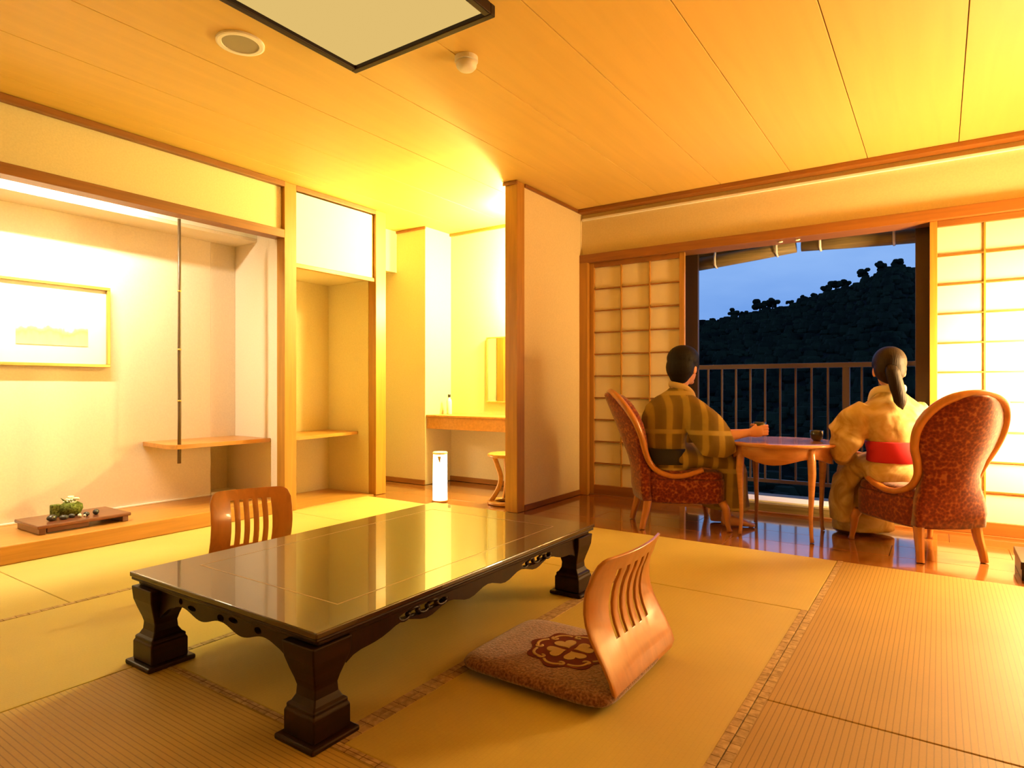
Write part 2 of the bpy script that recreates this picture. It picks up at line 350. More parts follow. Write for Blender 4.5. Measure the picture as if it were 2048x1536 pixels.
struct(box('wall_right', 'plaster', XR, XR + .1, YB, 5.44, 0, ZC), 'plaster wall on the right', 'wall')
struct(box('wall_back', 'plaster', -4.45, XR + .1, YB - .1, YB, 0, ZC), 'plaster wall behind the viewer', 'wall')
struct(box('wall_outer', 'concrete', -6.0, XR + 1, 5.44, 5.6, 2.2, 3.0), 'outside wall above the window', 'wall')
struct(box('wall_outer_side', 'concrete', -4.4, -2.72, 5.601, 5.7, -.1, 2.2), 'outside wall beside the window', 'wall')

# --- alcove floor platform
pf = thing('alcove_platform', 'long raised wooden platform of the alcove holding the flower tray', 'platform', (-4.35, 1.4, 0))
def pbox(root, name, m, x0, x1, y0, y1, z0, z1, bevel=.003):
    o = box(name, m, x0, x1, y0, y1, z0, z1, None, bevel); o.location = Vector(o.location) - Vector(root.location); o.parent = root; return o
pbox(pf, 'board', 'platform', -5.0, -4.40, -.42, 3.15, .0, .105)
pbox(pf, 'front_edge', 'platform', -4.399, -4.335, -.42, 3.15, .0, .107, .006)
pbox(pf, 'back_edge_strip', 'mat_board', -5.0, -4.985, -.42, 2.92, .105, .118)

# --- alcove light, recessed in its slot
t = thing('strip_lamp', 'recessed fluorescent strip lamp hidden behind the alcove lintel', 'lamp', (-4.50, 1.4, 2.335))
M['em_alcove'] = emit('strip_glow', WARM2, LAMP['alcove'])
MB().tube([(0, -.50, 0), (0, .62, 0)], .013, 8).build('tube', 'em_alcove', t, smooth=True)
pbox(t, 'batten', 'white', -4.53, -4.46, .85, 2.07, 2.375, 2.42)
for y in (.89, 2.03): pbox(t, 'socket', 'white', -4.52, -4.48, y - .01, y + .01, 2.315, 2.378, .002)

# --- alcove shelf, hanging post, picture
t = thing('alcove_shelf', 'small wooden shelf with an angled end in the alcove corner', 'shelf', (-4.75, 2.75, .555))
poly('board', [[(-.25, .396), (-.25, -.36), (.17, -.40), (.25, -.365), (.25, .396)]], .03, 'platform', t, .004).location = (0, 0, .015)
t = thing('hanging_post', 'thin dark bamboo post hanging from the lintel through the corner shelf', 'post', (-4.535, 2.42, .45))
MB().tube([(0, 0, 0), (.004, 0, .35), (-.003, .002, .8), (.004, 0, 1.2), (0, 0, 1.76)], [.013, .012, .012, .011, .011], 10).build('pole', mat('dark_bamboo', (.09, .05, .018), .35), t, smooth=True)
for z in (.45, .82, 1.24): MB().tube([(.003, 0, z - .006), (.003, 0, z), (.003, 0, z + .006)], [.012, .0148, .012], 10).build('node', 'gold', t, smooth=True)
t = thing('framed_picture', 'wide gilt framed landscape picture on the alcove back wall', 'picture', (-4.995, 1.6, 1.14))
y0, y1, z0, z1 = -.62, .55, 0, .575
for a in [(y0, y1, z0, z0 + .022), (y0, y1, z1 - .022, z1), (y0, y0 + .022, z0 + .022, z1 - .022), (y1 - .022, y1, z0 + .022, z1 - .022)]:
    MB().box(-.003, .035, a[0], a[1], a[2], a[3]).build('frame_bar', 'gold', t, .003)
MB().box(-.002, .015, y0 + .02, y1 - .02, z0 + .02, z1 - .02).build('mount', 'mat_board', t)
m = M['print'] = mat('landscape_print', (.8, .7, .4), .8, .1)
sx = N(m, 'ShaderNodeSeparateXYZ'); L(m, coords(m), sx.inputs[0]); nn = noise(m, coords(m, (1, 6, 3)), 2.5, 4)
a1 = N(m, 'ShaderNodeMath'); a1.operation = 'MULTIPLY_ADD'; L(m, nn, a1.inputs[0]); a1.inputs[1].default_value = .12; L(m, sx.outputs[2], a1.inputs[2])
tint(m, ramp(m, a1.outputs[0], [(.03, (.82, .72, .42)), (.12, (.74, .62, .30)), (.148, (.38, .36, .20)), (.17, (.46, .46, .32)), (.178, (.86, .82, .68)), (.25, (.88, .86, .76))]))
MB().box(0, .003, -.21, .21, 0, .13).build('print', 'print', t, .0).location = (.0155, .2, .145)

# --- closet cabinet over the open closet, closet shelf
t = thing('wall_cabinet', 'cream fronted wall cabinet above the open closet', 'cabinet', (-4.6, 3.7, 1.975))
pbox(t, 'body', 'plaster', -4.97, -4.375, 3.264, 4.126, 1.99, 2.597)
pbox(t, 'door', 'mat_board', -4.374, -4.352, 3.27, 4.112, 2.012, 2.592)
pbox(t, 'bottom_rail', 'platform', -4.374, -4.34, 3.264, 4.132, 1.975, 2.009)
pbox(t, 'edge_stile', 'trimz', -4.374, -4.356, 4.114, 4.132, 2.012, 2.592)
t = thing('closet_shelf', 'light wooden shelf board inside the open closet', 'shelf', (-4.75, 3.7, .555))
poly('board', [[(.30, -.436), (.30, -.30), (.195, .425), (-.222, .425), (-.222, -.436)]], .028, 'platform', t, .004).location = (0, 0, .014)
MB().tube([(.30, -.425, -.03), (.32, -.425, .0), (.30, -.425, .045)], .018, 10).build('bracket', 'mat_board', t, smooth=True)

# --- shoji
def shoji(name, label, x0, x1, y, cols, ztop=2.15, zb=.012, kind_n=None):
    t = thing(name, label, 'paper screen', ((x0 + x1) / 2, y, zb), kind='structure')
    w = x1 - x0; H = ztop - zb; sw = .045; h = w / 2; bz, tz = .085, .045
    for s in (-1, 1): MB().box(min(s * h, s * (h - sw)), max(s * h, s * (h - sw)), -.016, .016, 0, H).build('stile', 'trimz', t, .003)
    MB().box(-h + sw, h - sw, -.016, .016, 0, bz).build('bottom_rail', 'trimx', t, .003)
    MB().box(-h + sw, h - sw, -.016, .016, H - tz, H).build('top_rail', 'trimx', t, .003)
    iw, ih = w - 2 * sw, H - bz - tz; rows = 10; mw = .0055
    vm = hm = None
    for c in range(1, cols):
        x = -h + sw + iw * c / cols
        if vm is None: vm = MB().box(-mw, mw, -.012, .008, 0, ih).build('muntin', 'trimz', t, .001); o = vm
        else: o = vm.copy(); COL.objects.link(o)
        o.location = (x, 0, bz)
    for r in range(1, rows):
        z = bz + ih * r / rows
        if hm is None: hm = MB().box(-iw / 2, iw / 2, -.011, .007, -mw, mw).build('muntin', 'trimx', t, .001); o = hm
        else: o = hm.copy(); COL.objects.link(o)
        o.location = (0, 0, z)
    pm = None
    for c in range(cols):
        for r in range(rows):
            if pm is None: pm = MB().box(-iw / cols / 2, iw / cols / 2, .0085, .0095, -ih / rows / 2, ih / rows / 2).build('paper_pane', 'paper', t); o = pm
            else: o = pm.copy(); COL.objects.link(o)
            o.location = (-h + sw + iw * (c + .5) / cols, 0, bz + ih * (r + .5) / rows)
    return t
shoji('door_1', 'paper screen behind the man, left of the open window', -2.70, -1.80, 5.285, 3)
shoji('door_2', 'brightly lit paper screen at the right of the open window', -.06, .82, 5.285, 3)
shoji('door_3', 'paper screen in the right corner of the room', .80, 1.45, 5.325, 2, zb=-.003)

# --- glass doors slid open behind the paper screens
def glass_door(name, label, x0, x1, y):
    t = thing(name, label, 'glass door', ((x0 + x1) / 2, y, .089), kind='structure'); h = (x1 - x0) / 2; H = 2.105
    for s in (-1, 1): MB().box(min(s * h, s * (h - .125)), max(s * h, s * (h - .125)), -.02, .02, 0, H).build('stile', 'frame_dark', t, .003)
    MB().box(-h + .125, h - .125, -.02, .02, 0, .08).build('bottom_rail', 'frame_dark', t, .003)
    MB().box(-h + .125, h - .125, -.02, .02, H - .06, H).build('top_rail', 'frame_dark', t, .003)
    MB().box(-h + .125, h - .125, -.003, .003, .08, H - .06).build('pane', 'glass', t)
glass_door('window_1', 'dark framed glass door slid behind the left paper screen', -2.66, -1.755, 5.51)
glass_door('window_2', 'dark framed glass door slid behind the right paper screen', -.15, .80, 5.51)

# --- balcony, railing, rolled blinds
struct(box('floor_balcony', 'concrete', -4.4, 2.4, 5.601, 6.65, -.2, -.06), 'concrete balcony floor outside', 'floor')
t = thing('balcony_railing', 'brown balcony railing with thin upright bars', 'railing', (-1.0, 6.5, -.06))
MB().box(-3.2, 3.2, -.03, .03, 1.24, 1.285).build('top_rail', 'rail', t, .004)
MB().box(-3.2, 3.2, -.015, .015, .13, .165).build('bottom_rail', 'rail', t, .003)
bal = None
for i in range(-22, 23):
    x = i * .1385 + .0
    if i in (2, -13, 17): continue
    if bal is None: bal = MB().box(-.009, .009, -.009, .009, .165, 1.24).build('baluster', 'rail', t, .002); o = bal
    else: o = bal.copy(); COL.objects.link(o)
    o.location = (x, 0, 0)
for x in (.29, -1.80, 2.35): MB().box(-.03, .03, -.028, .028, 0, 1.24).build('post', 'rail', t, .003).location = (x, 0, 0)
def blind(label, x0, x1, za, zb, clips):
    t = thing('rolled_blind', label, 'blind', ((x0 + x1) / 2, 5.66, (za + zb) / 2), group='rolled bamboo blinds'); h = (x1 - x0) / 2; dz = (zb - za) / 2
    MB().tube([(-h, 0, -dz + .055), (-h * .3, 0, -dz * .3 + .052), (h * .3, 0, dz * .3 + .052), (h, 0, dz + .055)], [(.058, .045)] * 4, 16, up=(0, 0, 1)).build('roll', 'blind', t, smooth=True)
    MB().box(-h, h, .0, .02, .15, .19).build('headrail', 'blind', t, .002)
    MB().add([(-h, .004, -dz + .06), (h, .004, dz + .06), (h, .014, dz + .06), (-h, .014, -dz + .06), (-h, .004, .15), (h, .004, .15), (h, .014, .15), (-h, .014, .15)], [(0, 3, 2, 1), (4, 5, 6, 7), (0, 1, 5, 4), (1, 2, 6, 5), (2, 3, 7, 6), (3, 0, 4, 7)]).build('hanging_slats', 'blind', t)
    for i, c in enumerate(clips):
        x = c - (x0 + x1) / 2; z = dz * x / h
        MB().tube([(x, -.052, z + .12), (x, -.066, z + .07), (x, -.058, z + .01), (x, -.01, z - .012), (x, .03, z + .0)], [(.009, .004)] * 5, 8).build('tie', 'white', t, smooth=True)
blind('rolled bamboo blind hanging aslant at the left of the window', -1.87, -.99, 2.045, 2.118, [-1.64, -1.13])
blind('rolled bamboo blind hanging level at the right of the window', -.945, .0, 2.122, 2.085, [-.80, -.29])
for x, lab in ((-1.04, 'left one of two small pale hooks under the window lintel'), (-.915, 'right one of two small pale hooks under the window lintel')):
    t = thing('lintel_hook', lab, 'hook', (x, 5.30, 2.13), group='hooks under the window lintel')
    MB().ball((0, 0, .012), (.02, .012, .009), 10, 6).build('plate', 'white', t, smooth=True)

# --- wooded hill beyond the balcony
RG = [(-.6, .02), (.0, .055), (.2, .085), (.298, .101), (.357, .110), (.401, .121), (.456, .134), (.496, .148), (.535, .160), (.567, .176), (.600, .190), (.63, .186), (.70, .170), (.85, .15), (1.3, .08), (1.9, .02)]
def ridge(a):
    for (a0, b0), (a1, b1) in zip(RG, RG[1:]):
        if a <= a1: return lerp(b0, b1, max(0, (a - a0) / (a1 - a0)))
    return RG[-1][1]
def hill_z(a, v):
    D = 120; t = (v - 30) / (D - 30); top = 1 + ridge(a) * D
    z = lerp(-14, top, min(1, max(0, t)) ** .85) if t <= 1 else top - (v - D) * .25
    return z + .6 * math.sin(a * 23 + v * .21) * math.sin(v * .13 + a * 9) * min(1, max(0, (1 - t) * 4))
hm = MB(); na, nv = 110, 46; vs = []
for i in range(nv):
    v = 30 + i * 2.4 if i < 40 else 124 + (i - 39) * 12
    for j in range(na):
        a = -.5 + 2.3 * j / (na - 1); x, y, _ = UV(a * v, v); vs.append((x, y, hill_z(a, v)))
hm.add(vs, [(i * na + j, i * na + j + 1, (i + 1) * na + j + 1, (i + 1) * na + j) for i in range(nv - 1) for j in range(na - 1)])
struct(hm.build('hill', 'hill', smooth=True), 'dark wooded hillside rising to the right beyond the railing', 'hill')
def crown(mb, c, r, n, seed):
    rd = random.Random(seed)
    for k in range(n):
        d = Vector((rd.gauss(0, 1), rd.gauss(0, 1), rd.gauss(0, .8))).normalized() * r * rd.uniform(.25, .8)
        q = r * rd.uniform(.28, .5); mb.ball((c[0] + d.x, c[1] + d.y, c[2] + d.z * .8), (q, q, q * .8), 7, 5)
fc = MB(); rd = random.Random(3)
for k in range(7000):
    a = rd.uniform(-.1, 1.05); v = 34 + 84 * rd.random() ** .7; x, y, _ = UV(a * v, v); r = rd.uniform(.35, .95)
    fc.ball((x, y, hill_z(a, v) + r * .25), (r, r * rd.uniform(.7, 1.1), r * rd.uniform(.7, 1.5)), 6, 4)
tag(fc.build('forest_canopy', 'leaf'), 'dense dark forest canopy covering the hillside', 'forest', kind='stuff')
ridge_trees = [(.318, 1.0, 'small round tree at the low left end of the ridge'), (.350, 1.9, 'pair-topped tree on the ridge above the seated man'), (.366, 1.5, 'low tree just right of the pair-topped ridge tree'),
               (.392, 2.6, 'broad spreading tree standing out on the lower ridge'), (.412, 2.3, 'round tree leaning on the broad spreading ridge tree'), (.440, 1.2, 'small bush-like tree right of the broad ridge tree'),
               (.462, 1.4, 'pointed small tree midway along the ridge'), (.478, 1.3, 'round small tree midway along the ridge'), (.497, 1.9, 'airy tree where the ridge begins to steepen'),
               (.512, 2.3, 'tallest airy tree on the steep part of the ridge'), (.528, 1.7, 'tree just below the dark summit shoulder'), (.556, 2.2, 'thick dark tree on the summit shoulder'), (.585, 2.0, 'rounded tree on the left of the summit'), (.612, 2.0, 'rounded tree crowning the summit')]
for i, (a, r, lab) in enumerate(ridge_trees):
    r *= .62
    v = 119; x, y, _ = UV(a * v, v); z = hill_z(a, v)
    t = thing('ridge_tree', lab, 'tree', (x, y, z - .3), group='trees along the ridge')
    MB().tube([(0, 0, -.2), (.1, 0, r * .7), (.05, .1, r * 1.3)], [.22, .16, .08], 6).build('trunk', 'bark', t)
    mb = MB(); crown(mb, (0, 0, r * 1.15), r, 15, i); mb.build('crown', 'leaf', t)
# ================================================================== low lacquer table
t = thing('low_table', 'long dark lacquered low table with carved apron and mirror-like top', 'table', (-1.92, 1.955, 0))
HX, HY = .52, .835
MB().box(-HX, HX, -HY, HY, .312, .33).build('table_top', 'table_top', t, .004)
MB().box(-HX + .004, HX - .004, -HY + .004, HY - .004, .300, .3115).build('edge_moulding', 'lacquer', t, .005, seg=3)
MB().box(-HX + .022, HX - .022, -HY + .022, HY - .022, .282, .2995).build('frieze', 'lacquer', t, .005, seg=3)
for a in [(-.385, .385, -.648, -.643), (-.385, .385, .663, .668), (-.385, -.380, -.643, .663), (.380, .385, -.643, .663)]:
    MB().box(a[0], a[1], a[2], a[3], .3296, .3304).build('inlay_line', 'inlay', t)
prof = [(.018, .066), (.085, .066), (.092, .060), (.10, .063), (.108, .052), (.125, .043), (.15, .041), (.17, .046), (.20, .056), (.235, .066), (.2815, .070)]
def leg_mesh():
    mb = MB(); mb.loft([[(s * h, q * h, z) for s, q in ((-1, -1), (1, -1), (1, 1), (-1, 1))] for z, h in prof]); return mb
leg0 = leg_mesh().build('leg', 'lacquer', t, .006, seg=3); pad0 = MB().box(-.085, .085, -.085, .085, 0, .0178).build('foot', 'lacquer', t, .006)
for i, (sx, sy) in enumerate(((-1, -1), (1, -1), (1, 1), (-1, 1))):
    for src in (leg0, pad0):
        o = src if i == 0 else src.copy()
        if i: COL.objects.link(o)
        o.location = (sx * (HX - .083), sy * (HY - .070), 0)
def slot(cx, cz, w, h, n=10): return [(cx + w * math.cos(2 * PI * k / n), cz + h * math.sin(2 * PI * k / n)) for k in range(n)]
def apron(H, holes):
    b = H - .135; low = []
    n = 48
    for k in range(n + 1):
        s = -b + 2 * b * k / n; q = abs(s) / b
        z = .232 + .012 * math.cos(s * 2 * PI / .23) - (.05 * max(0, (q - .8) / .2) ** 1.6)
        low.append((s, z))
    return [[(-b, .284)] + low + [(b, .284)]] + holes
sh = [slot(-.24, .262, .012, .011), slot(-.17, .252, .026, .009), slot(.0, .255, .02, .012), slot(.07, .262, .026, .009), slot(.20, .258, .018, .011)]
for s in (-1, 1):
    o = poly('apron', apron(HX, sh), .024, 'lacquer', t, .003); o.rotation_euler = (PI / 2, 0, 0); o.location = (0, s * (HY - .05), 0)
lh = [slot(c, .257, .125, .016, 20) for c in (-.36, .36)]
for s in (-1, 1):
    o = poly('apron', apron(HY, lh), .026, 'lacquer', t, .003); o.rotation_euler = (PI / 2, 0, PI / 2); o.location = (s * (HX - .05), 0, 0)
    for c in (-.36, .36):
        mb = MB()
        for k in range(5):
            yc = c - .095 + k * .047; q = 1 if k % 2 else -1
            mb.tube([(s * (HX - .045) + .006 * math.sin(a), yc + .03 * math.cos(a) * (1 - a / 12), .257 + q * .014 * math.sin(a)) for a in [j * .55 for j in range(11)]], [.0055] * 10 + [.002], 6)
            mb.ball((s * (HX - .042), yc + .02, .257), (.009, .011, .009), 8, 5)
        mb.build('carving', 'lacquer', t, smooth=True)

# ================================================================== floor chairs and cushion
def floor_chair(name, label, loc, rz, width):
    t = thing(name, label, 'floor chair', loc, rz, 'legless floor chairs at the low table')
    hw = width / 2; r0 = .05
    P = [(.45, .010), (.30, .010), (.15, .010), (.06, .010), (.02, .014), (.0, .028), (-.004, .05), (.008, .085), (.028, .13), (.046, .17)]
    back = [(.062, .21), (.070, .245), (.071, .28), (.066, .315), (.056, .35), (.043, .38), (.036, .402), (.020, .437), (.014, .449), (.011, .455)]
    pts = [Vector((0, a, b)) for a, b in P + back]
    ns = 5; sw = .0095 * width / .4; sp = .046 * width / .4; off = 0
    cols = [-hw, -hw + .02]
    sl = []
    for k in range(ns):
        c = off + (k - (ns - 1) / 2) * sp; sl.append((c - sw, c + sw)); cols += [c - sw, c + sw]
    cols += [hw - .02, hw]; xs = abs(cols[2])
    rows = len(pts); vs = []
    for i, p in enumerate(pts):
        dz = .455 - p.z; w = hw if dz >= r0 else hw - r0 + math.sqrt(max(0, r0 * r0 - (r0 - dz) ** 2))
        if i <= 3: w = hw * .82
        elif i <= 6: w = hw * lerp(.86, 1, (i - 4) / 2)
        for c in cols:
            x = c if abs(c) <= xs else math.copysign(xs + (abs(c) - xs) * (w - xs) / (hw - xs), c)
            wrap = .035 * (x / hw) ** 2 * min(1, max(0, (p.z - .1) / .25))
            vs.append((x, p.y + wrap, p.z))
    n = len(cols); fs = []
    for i in range(rows - 1):
        for j in range(n - 1):
            zc = (pts[i].z + pts[i + 1].z) / 2; xc = (cols[j] + cols[j + 1]) / 2
            if .17 < zc < .40 and any(a < xc < b for a, b in sl): continue
            fs.append((i * n + j, i * n + j + 1, (i + 1) * n + j + 1, (i + 1) * n + j))
    o = MB().add(vs, fs).build('bent_shell', 'bentwood', t, smooth=True)
    s = o.modifiers.new('solid', 'SOLIDIFY'); s.thickness = .010; s.offset = 0
    b = o.modifiers.new('bevel', 'BEVEL'); b.width = .002; b.segments = 2; b.limit_method = 'ANGLE'
    return t
floor_chair('floor_chair', 'bentwood legless chair with slotted back and a cushion in front of it', (-.835, 2.045, 0), PI / 2, .53)
floor_chair('floor_chair', 'bentwood legless chair half hidden on the far side of the low table', (-3.085, 2.02, 0), -PI / 2 - math.radians(19), .41)
t = thing('floor_cushion', 'mauve-brown pile floor cushion with a cream flower emblem', 'cushion', (-1.115, 1.968, .018), 0)
def srect(hx, hy, e, z, n=64):
    out = []
    for k in range(n):
        a = 2 * PI * k / n; c, s_ = math.cos(a), math.sin(a)
        out.append((hx * math.copysign(abs(c) ** e, c), hy * math.copysign(abs(s_) ** e, s_), z))
    return out
MB().loft([srect(.27, .23, .28, 0), srect(.286, .246, .25, .006), srect(.290, .250, .24, .018), srect(.284, .244, .25, .030), srect(.262, .224, .28, .041), srect(.21, .18, .35, .047), srect(.10, .09, .6, .049)]).build('pad', 'zabuton', t, smooth=True)
EC = (.03, .0); er = .145
g = [(EC[0] + (er + .011 * math.cos(8 * a)) * math.cos(a), EC[1] + (er + .011 * math.cos(8 * a)) * math.sin(a)) for a in [2 * PI * k / 96 for k in range(96)]]
poly('emblem_ground', [g], .004, 'zab_dark', t).location = (0, 0, .0482)
for k in range(4):
    a0 = PI / 4 + k * PI / 2
    hp = []
    for j in range(28):
        q = 2 * PI * j / 28; hx = .036 * (math.sin(q) ** 3) * 1.15; hy = .0029 * (13 * math.cos(q) - 5 * math.cos(2 * q) - 2 * math.cos(3 * q) - math.cos(4 * q)) * .8
        rr = .052 + hy; hp.append((EC[0] + rr * math.cos(a0) - hx * math.sin(a0), EC[1] + rr * math.sin(a0) + hx * math.cos(a0)))
    poly('emblem_leaf', [hp], .004, 'zab_cream', t).location = (0, 0, .0502)
for k in range(8):
    a0 = k * PI / 4; mb = MB(); pts = []
    for j in range(15):
        q = j / 14; ang = a0 - .36 + .62 * q; rr = .118 + .012 * math.sin(q * PI); pts.append((EC[0] + rr * math.cos(ang), EC[1] + rr * math.sin(ang), .0495))
    cx, cy = EC[0] + .112 * math.cos(a0 + .2), EC[1] + .112 * math.sin(a0 + .2)
    for j in range(8):
        q = a0 + .2 + .3 + j * .55; rr = .016 * (1 - j / 11); pts.append((cx + rr * math.cos(q), cy + rr * math.sin(q), .0495))
    mb.tube(pts, [(.0028, .0062)] * len(pts), 8, up=(0, 0, 1)); mb.build('emblem_scroll', 'zab_cream', t, smooth=True)

# ================================================================== armchairs
def armchair(label, u, v, rz):
    x, y, _ = UV(u, v); t = thing('armchair', label, 'armchair', (x, y, 0), rz, 'spoon-back armchairs by the window')
    def ring(k, z, grow=0):
        pts = []; n = 48
        for j in range(n):
            a = 2 * PI * j / n; c, s_ = math.cos(a), math.sin(a); e = .5
            yy = (.295 * k + grow) * math.copysign(abs(s_) ** e, s_)
            w = lerp(.20, .285, (yy + .295) / .59) * k + grow
            pts.append((w * math.copysign(abs(c) ** e, c), yy, z))
        return pts
    MB().loft([ring(.96, .185), ring(1.0, .20), ring(1.0, .29), ring(1.0, .335), ring(.985, .352)]).build('seat_base', 'fabric_red', t, smooth=True)
    MB().loft([ring(.95, .345), ring(.97, .365), ring(.95, .395), ring(.85, .412), ring(.5, .42)]).build('seat_cushion', 'fabric_red', t, smooth=True)
    # spoon-shaped back: rows up the back, half widths from the outline
    rows = [(-.262, .20, .195), (-.275, .28, .195), (-.285, .36, .185), (-.295, .43, .165), (-.315, .50, .155), (-.345, .58, .178), (-.375, .66, .212), (-.405, .74, .232), (-.435, .81, .230), (-.460, .87, .206), (-.478, .915, .165), (-.488, .94, .115), (-.494, .955, .05)]
    def face(off, bulge):
        out = []
        for (yy, z, w) in rows:
            r = []
            for j in range(17):
                q = -1 + 2 * j / 16; hollow = .075 * q * q * min(1, max(0, (z - .3) / .25)) * (w / .232)
                r.append((w * q, yy + hollow + off + bulge * (1 - q * q) * (1 if w > .1 else .4), z))
            out.append(r)
        return out
    fr, bk = face(.030, .022), face(-.030, -.020); n = 17
    rings = [a + list(reversed(b)) for a, b in zip(fr, bk)]
    MB().loft(rings).build('backrest', 'fabric_red', t, smooth=True)
    # polished wooden rail: left arm, round the back, right arm
    half = [(.0, -.492, .962), (.10, -.482, .948), (.172, -.455, .91), (.220, -.41, .845), (.240, -.36, .76), (.226, -.315, .66), (.190, -.285, .57), (.170, -.255, .49), (.175, -.21, .425), (.195, -.14, .385), (.222, -.05, .376), (.240, .04, .398), (.243, .11, .425)]
    path = spline([(-a, b, c) for a, b, c in reversed(half)][:-1] + half, 5)
    N_ = len(path); rad = [(.024, .026)] * N_
    rad = [(.024 * (.75 + .25 * math.sin(PI * i / (N_ - 1))), .026) for i in range(N_)]
    MB().tube(path, rad, 12).build('wooden_rail', 'bentwood', t, smooth=True)
    for s in (-1, 1):
        MB().tube([(s * .165, -.255, .20), (s * .170, -.268, .13), (s * .178, -.288, .06), (s * .182, -.30, 0)], [.030, .027, .023, .021], 8).build('leg', 'bentwood', t, .003, smooth=False)
        MB().tube([(s * .235, .245, .20), (s * .250, .268, .15), (s * .252, .272, .08), (s * .258, .285, .02), (s * .260, .29, 0)], [.030, .028, .019, .016, .020], 10).build('leg', 'bentwood', t, smooth=True)
    return t
armchair('red velvet spoon-back armchair with the man in it', 1.216, 4.63, TH - PI / 2)
armchair('red velvet spoon-back armchair seen from behind, with the woman in it', 2.505, 3.89, TH)

# ================================================================== round tea table and cups
t = thing('tea_table', 'small round wooden tea table between the two armchairs', 'table', (-.904, 4.655, 0))
M['teawood'] = wood('tea_table_wood', (.50, .21, .07), 'X', .22, .8, .12, coat=.5)
MB().lathe([(.30, .600), (.352, .603), (.366, .612), (.368, .620), (.362, .629), (.345, .632), (.10, .632)], 56).build('table_top', 'teawood', t, smooth=False, bevel=.002)
n = 96; ro, ri = .318, .298; r1, r2, r3, r4 = [], [], [], []
for k in range(n):
    a = 2 * PI * k / n; zb = .505 + .028 * abs(math.cos(2 * a)) ** .6
    zb = .512 - .022 * math.cos(4 * a)
    c, s_ = math.cos(a), math.sin(a)
    r1.append((ro * c, ro * s_, .6)); r2.append((ro * c, ro * s_, zb)); r3.append((ri * c, ri * s_, zb)); r4.append((ri * c, ri * s_, .6))
MB().loft([r1, r2, r3, r4], cap=False).build('apron', 'teawood', t, smooth=True)
for i in range(4):
    a = PI / 4 + i * PI / 2; c, s_ = math.cos(a), math.sin(a)
    MB().tube([(c * r, s_ * r, z) for r, z in ((.306, .6), (.312, .52), (.318, .44), (.312, .3), (.305, .15), (.312, .03), (.318, 0))], [(.026, .026), (.027, .027), (.025, .025), (.018, .018), (.0135, .0135), (.012, .012), (.014, .014)], 10).build('leg', 'teawood', t, smooth=True)
def cup(label, loc, rz=0):
    t = thing('tea_cup', label, 'cup', loc, rz, 'dark tea cups')
    MB().lathe([(.020, 0), (.024, .003), (.026, .006), (.038, .02), (.0425, .045), (.043, .072), (.041, .0725), (.039, .045), (.034, .02), (.01, .012)], 28).build('bowl', 'china_dark', t, smooth=True)
    return t
x, y, _ = UV(2.075, 4.30); cup('dark tea cup standing on the right of the round table', (x, y, .632))

# ================================================================== passage: vanity, mirror, stool, paper lamp
t = thing('vanity_counter', 'wooden vanity counter fixed along the bright passage wall', 'counter', (-3.6, 5.05, .575))
pbox(t, 'top', 'platform', -4.348, -2.887, 4.845, 5.249, .695, .716)
pbox(t, 'apron', 'platform', -4.348, -2.887, 4.86, 4.90, .575, .6945)
pbox(t, 'end_support', 'plaster', -4.348, -4.30, 4.95, 5.249, .575, .6945)
t = thing('wall_mirror', 'rectangular mirror in a thin frame above the vanity counter', 'mirror', (-3.6, 5.246, .84))
MB().box(-.245, .245, -.014, -.004, .012, .658).build('mirror_glass', 'mirror', t)
for a in [(-.263, .263, 0, .014), (-.263, .263, .656, .67), (-.263, -.249, .014, .656), (.249, .263, .014, .656)]: MB().box(a[0], a[1], -.022, .0, a[2], a[3]).build('frame_bar', 'gold', t, .002)
t = thing('lotion_bottle', 'slim white bottle with a dark cap on the vanity counter', 'bottle', (-4.25, 5.1, .716))
MB().lathe([(.026, 0), (.028, .004), (.028, .13), (.024, .15), (.012, .165), (.011, .178)], 20).build('body', 'white', t, smooth=True)
MB().lathe([(.015, .178), (.0155, .181), (.0155, .204), (.014, .207)], 20).build('cap', 'china_dark', t, smooth=False)
t = thing('vanity_stool', 'round wooden stool with curved legs partly behind the partition post', 'stool', (-3.09, 4.48, 0))
MB().lathe([(.12, .395), (.158, .40), (.168, .412), (.165, .426), (.15, .432), (.05, .433)], 36).build('seat', 'platform', t, smooth=True)
for k in range(4):
    a = PI / 4 + k * PI / 2; c, s_ = math.cos(a), math.sin(a)
    MB().tube(spline([(c * r, s_ * r, z) for r, z in ((.11, .40), (.085, .33), (.055, .24), (.062, .16), (.10, .08), (.145, .02))], 4), [(.014, .022)] * 21, 8, up=(-s_, c, 0)).build('leg', 'platform', t, smooth=True)
MB().lathe([(.165, 0), (.17, .006), (.17, .02), (.16, .026), (.11, .026), (.10, .02), (.10, .006), (.105, 0)], 36).build('base_ring', 'platform', t, smooth=False, bevel=.002)
t = thing('paper_floor_lamp', 'short glowing white cylinder lamp standing in the passage', 'lamp', (-3.62, 4.22, 0))
M['em_andon'] = emit('paper_glow', (1, .78, .42), LAMP['andon'])
MB().lathe([(.066, 0), (.068, .004), (.066, .014), (.05, .016)], 28).build('base', 'platform', t)
MB().lathe([(.063, .016), (.0625, .1), (.060, .41), (.05, .412)], 28).build('shade', 'em_andon', t, smooth=False)
MB().lathe([(.060, .412), (.0645, .414), (.0645, .43), (.058, .434), (.03, .434)], 28).build('rim', 'mat_board', t)
a = math.radians(-56); R_ = Matrix.Rotation(a + PI / 2, 4, 'Z')
